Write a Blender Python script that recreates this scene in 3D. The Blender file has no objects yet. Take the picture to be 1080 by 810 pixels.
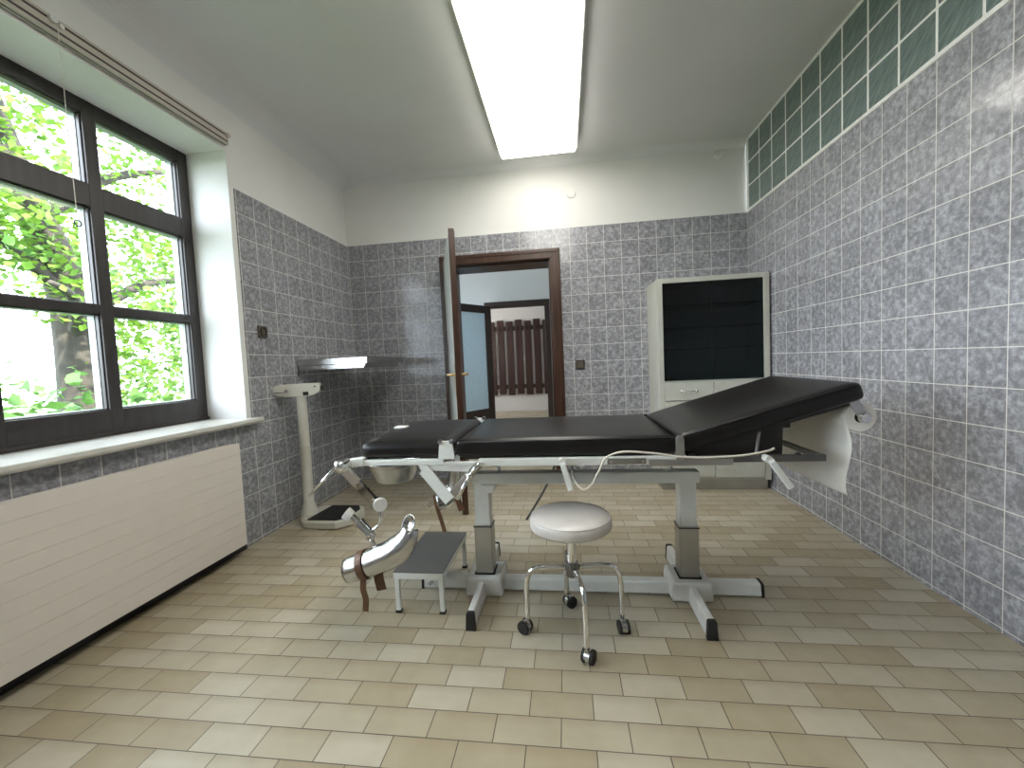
import bpy, bmesh, math, random
from mathutils import Vector, Matrix
random.seed(7)
PI = math.pi
scn = bpy.context.scene
COL = scn.collection
# ------------------------------------------------------------------ camera
cam = bpy.data.objects.new('camera', bpy.data.cameras.new('camera'))
COL.objects.link(cam)
cam.data.sensor_width = 36.0
cam.data.sensor_fit = 'HORIZONTAL'
cam.data.lens = 36.0 * 436.54 / 1080.0
cam.data.clip_start = 0.02
cam.data.clip_end = 200
_r = Vector((0.99091868, 0.12670204, -0.04501948))
_u = Vector((0.03776406, 0.0590955, 0.99753777))
_f = Vector((-0.12905052, 0.99017893, -0.05377405))
cam.matrix_world = Matrix(((_r.x, _u.x, -_f.x, 0), (_r.y, _u.y, -_f.y, 0), (_r.z, _u.z, -_f.z, 1.095), (0, 0, 0, 1)))
scn.camera = cam
# ------------------------------------------------------------------ view, world, sun, added hall lights
scn.view_settings.view_transform = 'Standard'
scn.view_settings.look = 'None'
scn.view_settings.gamma = 1.0
scn.view_settings.use_curve_mapping = False
scn.view_settings.exposure = 0.35
SKY = 11.5
LAMP = 7.2
w = bpy.data.worlds.new('sky'); scn.world = w; w.use_nodes = True
nt = w.node_tree; nt.nodes.clear()
bg = nt.nodes.new('ShaderNodeBackground'); wo = nt.nodes.new('ShaderNodeOutputWorld')
bg.inputs['Color'].default_value = (0.80, 0.90, 1.0, 1)
bg.inputs['Strength'].default_value = SKY
nt.links.new(bg.outputs[0], wo.inputs[0])
sun = bpy.data.objects.new('sun', bpy.data.lights.new('sun', 'SUN'))
sun.data.energy = 22.0; sun.data.angle = math.radians(2); sun.data.color = (1, .95, .82)
sun.rotation_euler = Vector((-.62, .35, -.7)).to_track_quat('-Z', 'Y').to_euler()
COL.objects.link(sun)
def added_light(name, loc, rot, sx, sy, power, col):
    l = bpy.data.lights.new(name, 'AREA'); l.shape = 'RECTANGLE'; l.size = sx; l.size_y = sy
    l.energy = power; l.color = col
    o = bpy.data.objects.new(name, l); o.location = loc; o.rotation_euler = rot; COL.objects.link(o)
added_light('hall_added_light', (-2.61, 5.35, 1.6), (0, -PI/2, 0), .9, 1.0, 22, (.78, .88, 1.0))  # area light added to brighten the hall, source unseen
added_light('cloakroom_added_light', (-2.61, 8.0, 1.6), (0, -PI/2, 0), .9, 0.8, 22, (1.0, .93, .90))  # second added area light, warms the room behind the hall
try:
    scn.cycles.use_denoising = True
    scn.cycles.sample_clamp_indirect = 8
    scn.cycles.max_bounces = 10
    scn.cycles.diffuse_bounces = 6
    scn.cycles.transparent_max_bounces = 24
except Exception:
    pass

# ------------------------------------------------------------------ dimensions
XR, XL, D, CZ, TZ, YF = 1.579, -2.03, 3.807, 2.87, 2.268, -1.3
OY0, OY1, OZ0, OZ1 = -0.69, 2.40, 0.80, 2.485      # window opening, lengthened out of view to let in more daylight

# ------------------------------------------------------------------ materials
def newmat(name):
    m = bpy.data.materials.new(name); m.use_nodes = True
    nt = m.node_tree
    return m, nt, nt.nodes['Principled BSDF']
def N(nt, t, **k):
    n = nt.nodes.new(t)
    for a, b in k.items(): setattr(n, a, b)
    return n
def mixc(nt, fac, a, b, blend='MIX'):
    n = N(nt, 'ShaderNodeMix', data_type='RGBA', blend_type=blend)
    for i, v in ((0, fac), (6, a), (7, b)):
        if hasattr(v, 'is_linked'): nt.links.new(v, n.inputs[i])
        elif i == 0: n.inputs[0].default_value = v
        else: n.inputs[i].default_value = (*v, 1)
    return n.outputs[2]
def ramp(nt, fac, stops):
    n = N(nt, 'ShaderNodeValToRGB'); nt.links.new(fac, n.inputs[0])
    e = n.color_ramp.elements
    while len(e) < len(stops): e.new(0.5)
    for s, (p, c) in zip(e, stops): s.position = p; s.color = (*c, 1)
    return n.outputs[0]
def noise(nt, vec, scale, detail=2, rough=.5):
    n = N(nt, 'ShaderNodeTexNoise'); n.inputs['Scale'].default_value = scale
    n.inputs['Detail'].default_value = detail; n.inputs['Roughness'].default_value = rough
    if vec is not None: nt.links.new(vec, n.inputs['Vector'])
    return n.outputs['Fac']
def bump(nt, p, h, strength, dist=.01, normal=None):
    b = N(nt, 'ShaderNodeBump'); b.inputs['Strength'].default_value = strength; b.inputs['Distance'].default_value = dist
    nt.links.new(h, b.inputs['Height'])
    if normal is not None: nt.links.new(normal, b.inputs['Normal'])
    if p is not None: nt.links.new(b.outputs[0], p.inputs['Normal'])
    return b.outputs[0]
def objco(nt): return N(nt, 'ShaderNodeTexCoord').outputs['Object']
def plain(name, c, rough=.5, metal=0.0, var=.06, scale=14, bmp=0.0, bscale=200, coat=0.0):
    m, nt, p = newmat(name)
    co = objco(nt)
    f = noise(nt, co, scale, 3)
    a = tuple(max(0, x*(1-var)) for x in c); b = tuple(min(1, x*(1+var)) for x in c)
    nt.links.new(ramp(nt, f, [(.3, a), (.7, b)]), p.inputs['Base Color'])
    p.inputs['Roughness'].default_value = rough; p.inputs['Metallic'].default_value = metal
    p.inputs['Coat Weight'].default_value = coat
    if bmp: bump(nt, p, noise(nt, co, bscale, 3), bmp, .002)
    return m
def tile_mat(name, au, av, pu, pv):
    """square 15 cm glazed wall tiles; au/av: axes used as u/v; pu/pv: phase of the joints"""
    m, nt, p = newmat(name)
    co = objco(nt)
    sep = N(nt, 'ShaderNodeSeparateXYZ'); nt.links.new(co, sep.inputs[0])
    cmb = N(nt, 'ShaderNodeCombineXYZ')
    for i, (ax, ph) in enumerate(((au, pu), (av, pv))):
        ad = N(nt, 'ShaderNodeMath', operation='ADD'); ad.inputs[1].default_value = -ph + 15.0
        nt.links.new(sep.outputs[ax], ad.inputs[0]); nt.links.new(ad.outputs[0], cmb.inputs[i])
    br = N(nt, 'ShaderNodeTexBrick'); br.offset = 0; br.squash = 1
    nt.links.new(cmb.outputs[0], br.inputs['Vector'])
    for k, v in (('Scale', 1), ('Mortar Size', .0023), ('Mortar Smooth', .3), ('Bias', 0), ('Brick Width', .15), ('Row Height', .15)):
        br.inputs[k].default_value = v
    br.inputs['Color1'].default_value = (.93, .93, .93, 1); br.inputs['Color2'].default_value = (1.05, 1.05, 1.05, 1)
    br.inputs['Mortar'].default_value = (1, 1, 1, 1)
    n1 = noise(nt, co, 44, 4, .6); n2 = noise(nt, co, 21, 2)
    c1 = ramp(nt, n1, [(.34, (.20, .20, .215)), (.5, (.28, .28, .30)), (.66, (.42, .42, .455))])
    c2 = mixc(nt, n2, (.88, .88, .88), (1.12, 1.12, 1.13))
    c3 = mixc(nt, 1.0, c1, c2, 'MULTIPLY')
    c4 = mixc(nt, 1.0, c3, br.outputs['Color'], 'MULTIPLY')
    c5 = mixc(nt, br.outputs['Fac'], c4, (.66, .64, .61))
    nt.links.new(c5, p.inputs['Base Color'])
    mr = N(nt, 'ShaderNodeMapRange'); nt.links.new(br.outputs['Fac'], mr.inputs[0])
    mr.inputs[3].default_value = .14; mr.inputs[4].default_value = .8
    nt.links.new(mr.outputs[0], p.inputs['Roughness'])
    b1 = bump(nt, None, noise(nt, co, 26, 2), .15, .004)
    inv = N(nt, 'ShaderNodeMath', operation='SUBTRACT'); inv.inputs[0].default_value = 1
    nt.links.new(br.outputs['Fac'], inv.inputs[1])
    bump(nt, p, inv.outputs[0], .5, .002, b1)
    return m
def floor_mat():
    m, nt, p = newmat('floor_tiles')
    co = objco(nt)
    mp = N(nt, 'ShaderNodeMapping'); mp.inputs['Location'].default_value = (19.8+.25-.0, 9.85-1.410+.0985*2, 0)
    nt.links.new(co, mp.inputs[0])
    br = N(nt, 'ShaderNodeTexBrick'); br.offset = .5; br.offset_frequency = 2
    nt.links.new(mp.outputs[0], br.inputs['Vector'])
    for k, v in (('Scale', 1), ('Mortar Size', .0016), ('Mortar Smooth', .2), ('Bias', 0), ('Brick Width', .198), ('Row Height', .0985)):
        br.inputs[k].default_value = v
    br.inputs['Color1'].default_value = (.36, .305, .205, 1); br.inputs['Color2'].default_value = (.485, .45, .36, 1)
    br.inputs['Mortar'].default_value = (.5, .45, .35, 1)
    n1 = noise(nt, co, 5, 4, .6)
    c1 = mixc(nt, n1, (.78, .74, .66), (1.16, 1.17, 1.2))
    c2 = mixc(nt, 1.0, br.outputs['Color'], c1, 'MULTIPLY')
    # flamed darker edge along the rear of each tile
    sep = N(nt, 'ShaderNodeSeparateXYZ'); nt.links.new(mp.outputs[0], sep.inputs[0])
    md = N(nt, 'ShaderNodeMath', operation='MODULO'); md.inputs[1].default_value = .0985
    nt.links.new(sep.outputs[1], md.inputs[0])
    mr = N(nt, 'ShaderNodeMapRange'); nt.links.new(md.outputs[0], mr.inputs[0])
    mr.inputs[1].default_value = .062; mr.inputs[2].default_value = .0985; mr.inputs[3].default_value = 0; mr.inputs[4].default_value = .75
    n3 = noise(nt, co, 9, 3)
    mm = N(nt, 'ShaderNodeMath', operation='MULTIPLY'); nt.links.new(mr.outputs[0], mm.inputs[0]); nt.links.new(n3, mm.inputs[1])
    c3 = mixc(nt, mm.outputs[0], c2, (.26, .20, .12))
    c4 = mixc(nt, br.outputs['Fac'], c3, (.085, .066, .045))
    nt.links.new(c4, p.inputs['Base Color'])
    nr = ramp(nt, noise(nt, co, 30, 3), [(.3, (.30,)*3), (.7, (.46,)*3)])
    nt.links.new(nr, p.inputs['Roughness'])
    inv = N(nt, 'ShaderNodeMath', operation='SUBTRACT'); inv.inputs[0].default_value = 1
    nt.links.new(br.outputs['Fac'], inv.inputs[1])
    b1 = bump(nt, None, noise(nt, co, 60, 3), .12, .002)
    bump(nt, p, inv.outputs[0], .6, .002, b1)
    return m
def wood(name, c1, c2, rough=.4, axis=2):
    m, nt, p = newmat(name)
    co = objco(nt)
    mp = N(nt, 'ShaderNodeMapping'); s = [22, 22, 22]; s[axis] = 1.6
    mp.inputs['Scale'].default_value = s; nt.links.new(co, mp.inputs[0])
    f = noise(nt, mp.outputs[0], 1.6, 5, .6)
    nt.links.new(ramp(nt, f, [(.3, c1), (.7, c2)]), p.inputs['Base Color'])
    p.inputs['Roughness'].default_value = rough
    bump(nt, p, f, .1, .002)
    return m
def emis(name, c, s):
    m, nt, p = newmat(name)
    co = objco(nt)
    f = noise(nt, co, 3, 2)
    p.inputs['Base Color'].default_value = (.85, .85, .82, 1)
    nt.links.new(ramp(nt, f, [(.3, tuple(x*.93 for x in c)), (.7, c)]), p.inputs['Emission Color'])
    p.inputs['Emission Strength'].default_value = s
    return m
def pane_mat(name, tint=(1, 1, 1)):
    m, nt, p = newmat(name); nt.nodes.remove(p)
    out = nt.nodes['Material Output']
    t = N(nt, 'ShaderNodeBsdfTransparent'); t.inputs[0].default_value = (*tint, 1)
    g = N(nt, 'ShaderNodeBsdfGlossy'); g.inputs['Roughness'].default_value = .03
    fr = N(nt, 'ShaderNodeFresnel'); fr.inputs[0].default_value = 1.45
    mx = N(nt, 'ShaderNodeMixShader')
    ge = N(nt, 'ShaderNodeNewGeometry')          # reflect only where light enters the pane, not inside it
    k = N(nt, 'ShaderNodeMath', operation='SUBTRACT'); k.inputs[0].default_value = 1; nt.links.new(ge.outputs['Backfacing'], k.inputs[1])
    k2 = N(nt, 'ShaderNodeMath', operation='MULTIPLY'); nt.links.new(k.outputs[0], k2.inputs[0]); nt.links.new(fr.outputs[0], k2.inputs[1])
    nt.links.new(k2.outputs[0], mx.inputs[0]); nt.links.new(t.outputs[0], mx.inputs[1]); nt.links.new(g.outputs[0], mx.inputs[2])
    nt.links.new(mx.outputs[0], out.inputs[0])
    return m
def leaf_mat(name, c1, c2):
    m, nt, p = newmat(name)
    out = nt.nodes['Material Output']
    co = objco(nt)
    f = noise(nt, co, 1.7, 4)
    c = ramp(nt, f, [(.32, c1), (.68, c2)])
    nt.links.new(c, p.inputs['Base Color']); p.inputs['Roughness'].default_value = .5
    t = N(nt, 'ShaderNodeBsdfTranslucent'); nt.links.new(c, t.inputs[0])
    mx = N(nt, 'ShaderNodeMixShader'); mx.inputs[0].default_value = .45
    nt.links.new(p.outputs[0], mx.inputs[1]); nt.links.new(t.outputs[0], mx.inputs[2])
    nt.links.new(mx.outputs[0], out.inputs[0])
    return m

M = {}
M['tile_back'] = tile_mat('wall_tiles_back', 0, 2, XR, TZ)
M['tile_side_r'] = tile_mat('wall_tiles_right', 1, 2, D, TZ)
M['tile_side_l'] = tile_mat('wall_tiles_left', 1, 2, 2.597, TZ)
M['plaster'] = plain('white_plaster', (.74, .735, .71), .85, bmp=.25, bscale=35, var=.03, scale=2)
M['ceil'] = plain('ceiling_paint', (.70, .705, .70), .9, bmp=.2, bscale=30, var=.03, scale=1.5)
M['hallp'] = plain('hall_plaster', (.70, .70, .70), .85, var=.03, scale=2)
M['floor'] = floor_mat()
M['marble'] = plain('sill_stone', (.56, .55, .51), .3, var=.12, scale=9)
M['frame_dark'] = wood('window_frame_paint', (.020, .016, .016), (.04, .033, .032), .38)
M['frame_light'] = plain('outer_frame_paint', (.30, .33, .32), .5)
M['glass'] = pane_mat('window_glass')
M['radiator'] = plain('radiator_enamel', (.73, .675, .62), .5, var=.015)
M['shade_strip'] = plain('painted_shade', (.018, .018, .022), .5)  # near-black stands for shade below the radiator
M['leather'] = plain('black_leatherette', (.010, .009, .009), .31, bmp=.12, bscale=90, var=.2, scale=5)
M['whitemetal'] = plain('pale_grey_enamel', (.72, .73, .69), .35, var=.04)
M['castwhite'] = plain('cast_grey_enamel', (.66, .65, .62), .5, var=.08, scale=20)
M['sleeve'] = plain('brushed_steel_sleeve', (.42, .41, .38), .34, .75, var=.1, scale=8)
M['steel'] = plain('stainless_steel', (.55, .55, .54), .24, 1.0, var=.06)
M['darksteel'] = plain('dark_steel', (.16, .155, .15), .35, .8)
M['chrome'] = plain('chrome', (.80, .80, .80), .08, 1.0, var=.02)
M['rubber'] = plain('black_rubber', (.012, .012, .012), .6)
M['stepmat'] = plain('grey_rubber_top', (.125, .12, .11), .45, .05, var=.1, scale=6)
M['seatvinyl'] = plain('silver_grey_vinyl', (.60, .565, .53), .38, .05, bmp=.1, bscale=60, var=.12, scale=7)
M['strap'] = plain('brown_leather', (.12, .055, .025), .5, var=.3, scale=30)
M['paper'] = plain('couch_paper', (.86, .84, .79), .9, var=.02)
M['cable'] = plain('white_cable', (.66, .62, .54), .45)
M['scale'] = plain('cream_enamel', (.60, .59, .52), .38, var=.03)
M['cabinet'] = plain('cabinet_enamel', (.50, .50, .44), .42, var=.04)
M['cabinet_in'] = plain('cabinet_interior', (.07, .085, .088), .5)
M['smoke'] = pane_mat('dark_glass', (.55, .62, .63))
M['brown'] = wood('brown_door_wood', (.028, .011, .006), (.075, .032, .017), .35)
M['brownx'] = wood('brown_lintel_wood', (.028, .011, .006), (.075, .032, .017), .35, 0)
M['darkbrown'] = wood('dark_hall_wood', (.018, .009, .007), (.04, .020, .014), .4)
M['rackwood'] = wood('rack_wood', (.020, .008, .006), (.055, .020, .013), .4)
M['doorwhite'] = plain('pale_door_laminate', (.56, .58, .53), .3, var=.02)
M['brass'] = plain('brass', (.55, .40, .20), .28, 1.0)
M['switch'] = plain('brown_switch', (.085, .07, .05), .4)
M['black'] = plain('black_plastic', (.015, .014, .013), .35)
M['white'] = plain('white_plastic', (.7, .7, .66), .45)
M['lamp_side'] = plain('lamp_housing', (.55, .54, .50), .5)
M['lamp'] = emis('lamp_diffuser', (1, .965, .89), LAMP)
M['rail'] = plain('curtain_rail_plastic', (.50, .46, .40), .45)
M['raildark'] = plain('curtain_rail_groove', (.06, .045, .04), .5)
M['mortar'] = plain('white_mortar', (.74, .74, .71), .8)
M['grass'] = plain('lawn', (.06, .10, .03), .9, var=.4, scale=3)
M['bark'] = plain('bark', (.028, .024, .019), .9, var=.4, scale=6, bmp=.6, bscale=14)
M['leaf'] = leaf_mat('tree_leaves', (.045, .12, .018), (.15, .26, .03))
M['leaf2'] = leaf_mat('hedge_leaves', (.03, .085, .02), (.09, .19, .035))
M['leather'].node_tree.nodes['Principled BSDF'].inputs['Specular IOR Level'].default_value = .33
def frosted():
    m, nt, p = newmat('frosted_glass')
    co = objco(nt)
    f = noise(nt, co, 60, 3)
    nt.links.new(ramp(nt, f, [(.35, (.42, .52, .56)), (.65, (.70, .78, .82))]), p.inputs['Base Color'])
    p.inputs['Roughness'].default_value = .25
    bump(nt, p, f, .5, .004)
    t = N(nt, 'ShaderNodeBsdfTranslucent'); t.inputs[0].default_value = (.8, .9, .95, 1)
    mx = N(nt, 'ShaderNodeMixShader'); mx.inputs[0].default_value = .5
    nt.links.new(p.outputs[0], mx.inputs[1]); nt.links.new(t.outputs[0], mx.inputs[2])
    nt.links.new(mx.outputs[0], nt.nodes['Material Output'].inputs[0])
    return m
M['frosted'] = frosted()
def blockglass():
    m, nt, p = newmat('green_glass_block')
    co = objco(nt)
    mp = N(nt, 'ShaderNodeMapping'); mp.inputs['Scale'].default_value = (30, 30, 30); mp.inputs['Rotation'].default_value = (.6, 0, 0)
    nt.links.new(co, mp.inputs[0])
    mp2 = N(nt, 'ShaderNodeMapping'); mp2.inputs['Scale'].default_value = (1, .35, 2.0); nt.links.new(mp.outputs[0], mp2.inputs[0])
    f = noise(nt, mp2.outputs[0], 1.3, 3)
    nt.links.new(ramp(nt, f, [(.3, (.10, .14, .13)), (.7, (.19, .24, .225))]), p.inputs['Base Color'])
    p.inputs['Roughness'].default_value = .12; p.inputs['IOR'].default_value = 1.5
    bump(nt, p, f, .35, .006)
    return m
M['block'] = blockglass()

# ------------------------------------------------------------------ mesh helpers
ORG = {}
def obj(name, bm, mats, parent=None, smooth=False, bevel=0.0, segs=2, weld=False):
    if not isinstance(mats, (list, tuple)): mats = [mats]
    org = ORG.get(parent.name, Vector((0, 0, 0))) if parent else Vector((0, 0, 0))
    if org.length: bmesh.ops.translate(bm, verts=bm.verts, vec=-org)
    bmesh.ops.recalc_face_normals(bm, faces=bm.faces)
    me = bpy.data.meshes.new(name); bm.to_mesh(me); bm.free()
    for m in mats: me.materials.append(M[m])
    if smooth:
        for p in me.polygons: p.use_smooth = True
    o = bpy.data.objects.new(name, me); COL.objects.link(o)
    if parent: o.parent = parent
    ORG[o.name] = org
    if bevel:
        b = o.modifiers.new('bevel', 'BEVEL'); b.width = bevel; b.segments = segs; b.limit_method = 'ANGLE'; b.angle_limit = .6
        b.harden_normals = False
    return o
def each(name, bm, mats, parent=None, **k):
    """every loose piece of bm becomes an object of its own"""
    bm.verts.ensure_lookup_table(); seen = set(); out = []
    for v in bm.verts:
        if v in seen: continue
        isl, st = [], [v]; seen.add(v)
        while st:
            a = st.pop(); isl.append(a)
            for e in a.link_edges:
                b = e.other_vert(a)
                if b not in seen: seen.add(b); st.append(b)
        nb = bmesh.new(); mp = {a: nb.verts.new(a.co) for a in isl}
        for f in {f for a in isl for f in a.link_faces}: nb.faces.new([mp[q] for q in f.verts]).material_index = f.material_index
        out.append(obj(name, nb, mats, parent, **k))
    bm.free(); return out
def tag(o, label, cat, group=None):
    o['label'] = label; o['category'] = cat
    if group: o['group'] = group
    return o
def thing(name, loc, label, cat, group=None):
    o = bpy.data.objects.new(name, None); o.location = loc; COL.objects.link(o)
    o.empty_display_size = .1
    ORG[o.name] = Vector(loc)
    return tag(o, label, cat, group)
def struct(o): o['kind'] = 'structure'; return o
def sub(name, bm, mats, par, **k):
    return obj(name, bm, mats, par, **k)
def B(): return bmesh.new()
def box(bm, x0, x1, y0, y1, z0, z1, mi=0, mat=None):
    vs = [bm.verts.new(p) for p in ((x0,y0,z0),(x1,y0,z0),(x1,y1,z0),(x0,y1,z0),(x0,y0,z1),(x1,y0,z1),(x1,y1,z1),(x0,y1,z1))]
    if mat is not None:
        for v in vs: v.co = mat @ v.co
    for f in ((0,3,2,1),(4,5,6,7),(0,1,5,4),(1,2,6,5),(2,3,7,6),(3,0,4,7)):
        fc = bm.faces.new([vs[i] for i in f]); fc.material_index = mi
    return bm
def prism(bm, pts, axis, a, b, mi=0, mat=None):
    """outline pts (2-D) extruded along axis from a to b"""
    def P(p, t):
        return Vector({'x': (t, p[0], p[1]), 'y': (p[0], t, p[1]), 'z': (p[0], p[1], t)}[axis])
    A = [bm.verts.new(P(p, a)) for p in pts]; Bv = [bm.verts.new(P(p, b)) for p in pts]
    if mat is not None:
        for v in A + Bv: v.co = mat @ v.co
    n = len(pts)
    fs = [bm.faces.new(A), bm.faces.new(Bv[::-1])]
    for i in range(n): fs.append(bm.faces.new((A[i], Bv[i], Bv[(i+1) % n], A[(i+1) % n])))
    for f in fs: f.material_index = mi
    return bm
def frame_of(d):
    d = d.normalized(); up = Vector((0, 0, 1)) if abs(d.z) < .95 else Vector((1, 0, 0))
    a = d.cross(up).normalized(); return a, a.cross(d).normalized()
def sweep(bm, pts, rad, n=12, cap=True, flat=None):
    """tube through pts; rad number or list; flat=(w,h,upvec) for a strap section"""
    pts = [Vector(p) for p in pts]; rings = []
    a = None
    for i, p in enumerate(pts):
        d = (pts[min(i+1, len(pts)-1)] - pts[max(i-1, 0)]).normalized()
        if flat:
            s = Vector(flat[2]); b = d.cross(s).normalized(); s2 = b.cross(d).normalized()
            ring = [bm.verts.new(p + s2*x*flat[0]/2 + b*y*flat[1]/2) for x, y in ((-1,-1),(1,-1),(1,1),(-1,1))]
        else:
            if a is None: a, b = frame_of(d)
            else:
                a = (a - d*a.dot(d)).normalized(); b = a.cross(d)
            r = rad[i] if isinstance(rad, (list, tuple)) else rad
            b = a.cross(d).normalized()
            ring = [bm.verts.new(p + a*math.cos(2*PI*k/n)*r + b*math.sin(2*PI*k/n)*r) for k in range(n)]
        rings.append(ring)
    m = len(rings[0])
    for i in range(len(rings)-1):
        for k in range(m):
            bm.faces.new((rings[i][k], rings[i][(k+1) % m], rings[i+1][(k+1) % m], rings[i+1][k]))
    if cap:
        bm.faces.new(rings[0][::-1]); bm.faces.new(rings[-1])
    return bm
def smoothpath(pts, k=6):
    P = [Vector(p) for p in pts]; out = []
    for i in range(len(P)-1):
        p0, p1, p2, p3 = P[max(i-1, 0)], P[i], P[i+1], P[min(i+2, len(P)-1)]
        for j in range(k):
            t = j/k
            out.append(.5*((2*p1)+(-p0+p2)*t+(2*p0-5*p1+4*p2-p3)*t*t+(-p0+3*p1-3*p2+p3)*t**3))
    out.append(P[-1]); return out
def cyl(bm, p0, p1, r0, r1=None, n=20):
    return sweep(bm, [p0, p1], [r0, r0 if r1 is None else r1], n)
def lathe(bm, prof, c=(0, 0, 0), n=32, mat=None):
    """profile [(r,z)...] about z through c"""
    rings = []
    for r, z in prof:
        if r < 1e-6: rings.append([bm.verts.new((c[0], c[1], c[2]+z))])
        else: rings.append([bm.verts.new((c[0]+r*math.cos(2*PI*k/n), c[1]+r*math.sin(2*PI*k/n), c[2]+z)) for k in range(n)])
    for A, Bq in zip(rings, rings[1:]):
        for k in range(n):
            if len(A) == 1 and len(Bq) == 1: continue
            if len(A) == 1: bm.faces.new((A[0], Bq[k], Bq[(k+1) % n]))
            elif len(Bq) == 1: bm.faces.new((A[k], A[(k+1) % n], Bq[0]))
            else: bm.faces.new((A[k], A[(k+1) % n], Bq[(k+1) % n], Bq[k]))
    if mat is not None:
        for R in rings:
            for v in R: v.co = mat @ v.co
    return bm
def cushion(bm, x0, x1, y0, y1, z0, z1, r=.02, crown=.008, mat=None, n=16, wr=0.0):
    """soft rounded slab with a slightly crowned top"""
    c = Vector(((x0+x1)/2, (y0+y1)/2, (z0+z1)/2)); h = Vector(((x1-x0)/2, (y1-y0)/2, (z1-z0)/2))
    t = bmesh.new(); bmesh.ops.create_cube(t, size=2)
    bmesh.ops.subdivide_edges(t, edges=t.edges[:], cuts=n-1, use_grid_fill=True)
    for v in t.verts:
        q = [math.sin(u*PI/2)*.75+u*.25 for u in v.co]
        p = Vector((q[0]*h.x, q[1]*h.y, q[2]*h.z))
        inn = Vector([max(-(hh-r), min(hh-r, pp)) for pp, hh in zip(p, h)])
        # snap to surface of the cube, then round
        d = p - inn
        if d.length > 1e-9: p = inn + d.normalized()*r if sum(1 for x in v.co if abs(abs(x)-1) < 1e-6) >= 1 else p
        if q[2] > 0:
            p.z += crown*(1-abs(q[0])**3)*(1-abs(q[1])**3)*q[2]
        elif wr: pass
        v.co = p + c
        if mat is not None: v.co = mat @ v.co
    off = {}
    for v in t.verts: off[v] = bm.verts.new(v.co)
    for f in t.faces: bm.faces.new([off[v] for v in f.verts])
    t.free(); return bm
def arc(c, r, a0, a1, n): return [(c[0]+r*math.cos(a0+(a1-a0)*i/n), c[1]+r*math.sin(a0+(a1-a0)*i/n)) for i in range(n+1)]

# ================================================================== SETTING
bm = B(); box(bm, XL-.3, XR+.1, YF-.1, D+.33, -.12, 0); struct(obj('floor', bm, 'floor'))
# ceiling with soft coved junctions
bm = B(); box(bm, XL-.35, XR+.15, YF-.1, D+.4, CZ, CZ+.12)
R1 = .13; c0 = .0075
pts = [(XL-c0-.005, CZ+.001)] + [(XL-c0+R1-R1*math.cos(a*PI/2/8), CZ-R1+R1*math.sin(a*PI/2/8)) for a in range(9)]
prism(bm, [(p[0], p[1]) for p in pts], 'y', YF, D)
R1 = .07
pts = [(D+c0+.005, CZ+.001)] + [(D+c0-R1+R1*math.cos(a*PI/2/8), CZ-R1+R1*math.sin(a*PI/2/8)) for a in range(9)]
prism(bm, pts, 'x', XL, XR)
struct(obj('ceiling', bm, 'ceil', bevel=0))
# back wall: plaster core + tile cladding, doorway cut out
DX0, DX1, DZ = -1.06, -.085, 2.03
bm = B(); c = .007
for x0, x1, z0, z1 in ((XL-.35, DX0, 0, CZ), (DX1, XR+.12, 0, CZ), (DX0, DX1, DZ, CZ)): box(bm, x0, x1, D+c, D+.33, z0, z1)
for x0, x1, z0, z1 in ((XL, DX0, 0, TZ), (DX1, XR, 0, TZ), (DX0, DX1, DZ, TZ)): box(bm, x0, x1, D, D+c, z0, z1, 1)
struct(obj('wall_back', bm, ['plaster', 'tile_back']))
# left wall with window opening
bm = B(); W0 = XL-.37
for y0, y1, z0, z1 in ((YF, OY0, 0, CZ), (OY1, D+.02, 0, CZ), (OY0, OY1, 0, OZ0-.03), (OY0, OY1, OZ1, CZ)): box(bm, W0, XL-c, y0, y1, z0, z1)
for y0, y1, z0, z1 in ((YF, OY0-.04, 0, TZ), (OY1+.04, D, 0, TZ), (OY0-.04, OY1+.04, 0, OZ0-.035)): box(bm, XL-c, XL, y0, y1, z0, z1, 1)
struct(obj('wall_left', bm, ['plaster', 'tile_side_l']))
# right wall: tiles below, glass block band above
bm = B()
box(bm, XR+c, XR+.12, YF, D+.02, 0, 2.285); box(bm, XR, XR+c, YF, D, 0, TZ, 1)
box(bm, XR+c, XR+.12, YF, D+.02, 2.86, CZ)
struct(obj('wall_right', bm, ['plaster', 'tile_side_r']))
bm = B()
box(bm, XR-.004, XR+.012, YF, D, TZ, 2.284); box(bm, XR-.004, XR+.012, D-.03, D, 2.284, CZ); box(bm, XR-.002, XR+.012, YF, D-.03, 2.856, CZ)
box(bm, XR-.0015, XR+.11, YF, D-.03, 2.286, 2.86)
wb = struct(obj('window_2', bm, 'mortar'))
bm = B(); box(bm, 0, .05, -.093, .093, -.0905, .0905)
g0 = obj('glass_block', bm, 'block', wb, bevel=.006)
y = D-.03-.0965; first = True
while y > -.9:
    for k in range(3):
        g = g0 if first else g0.copy()
        if not first: COL.objects.link(g); g.parent = wb
        first = False
        g.location = (XR-.0045, y, 2.284+.0945+k*.1905)
    y -= .197
# front wall (behind the camera)
bm = B(); box(bm, XL-.35, XR+.12, YF-.12, YF-c, 0, CZ); box(bm, XL, XR, YF-c, YF, 0, TZ, 1)
struct(obj('wall_front', bm, ['plaster', 'tile_back']))

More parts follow.
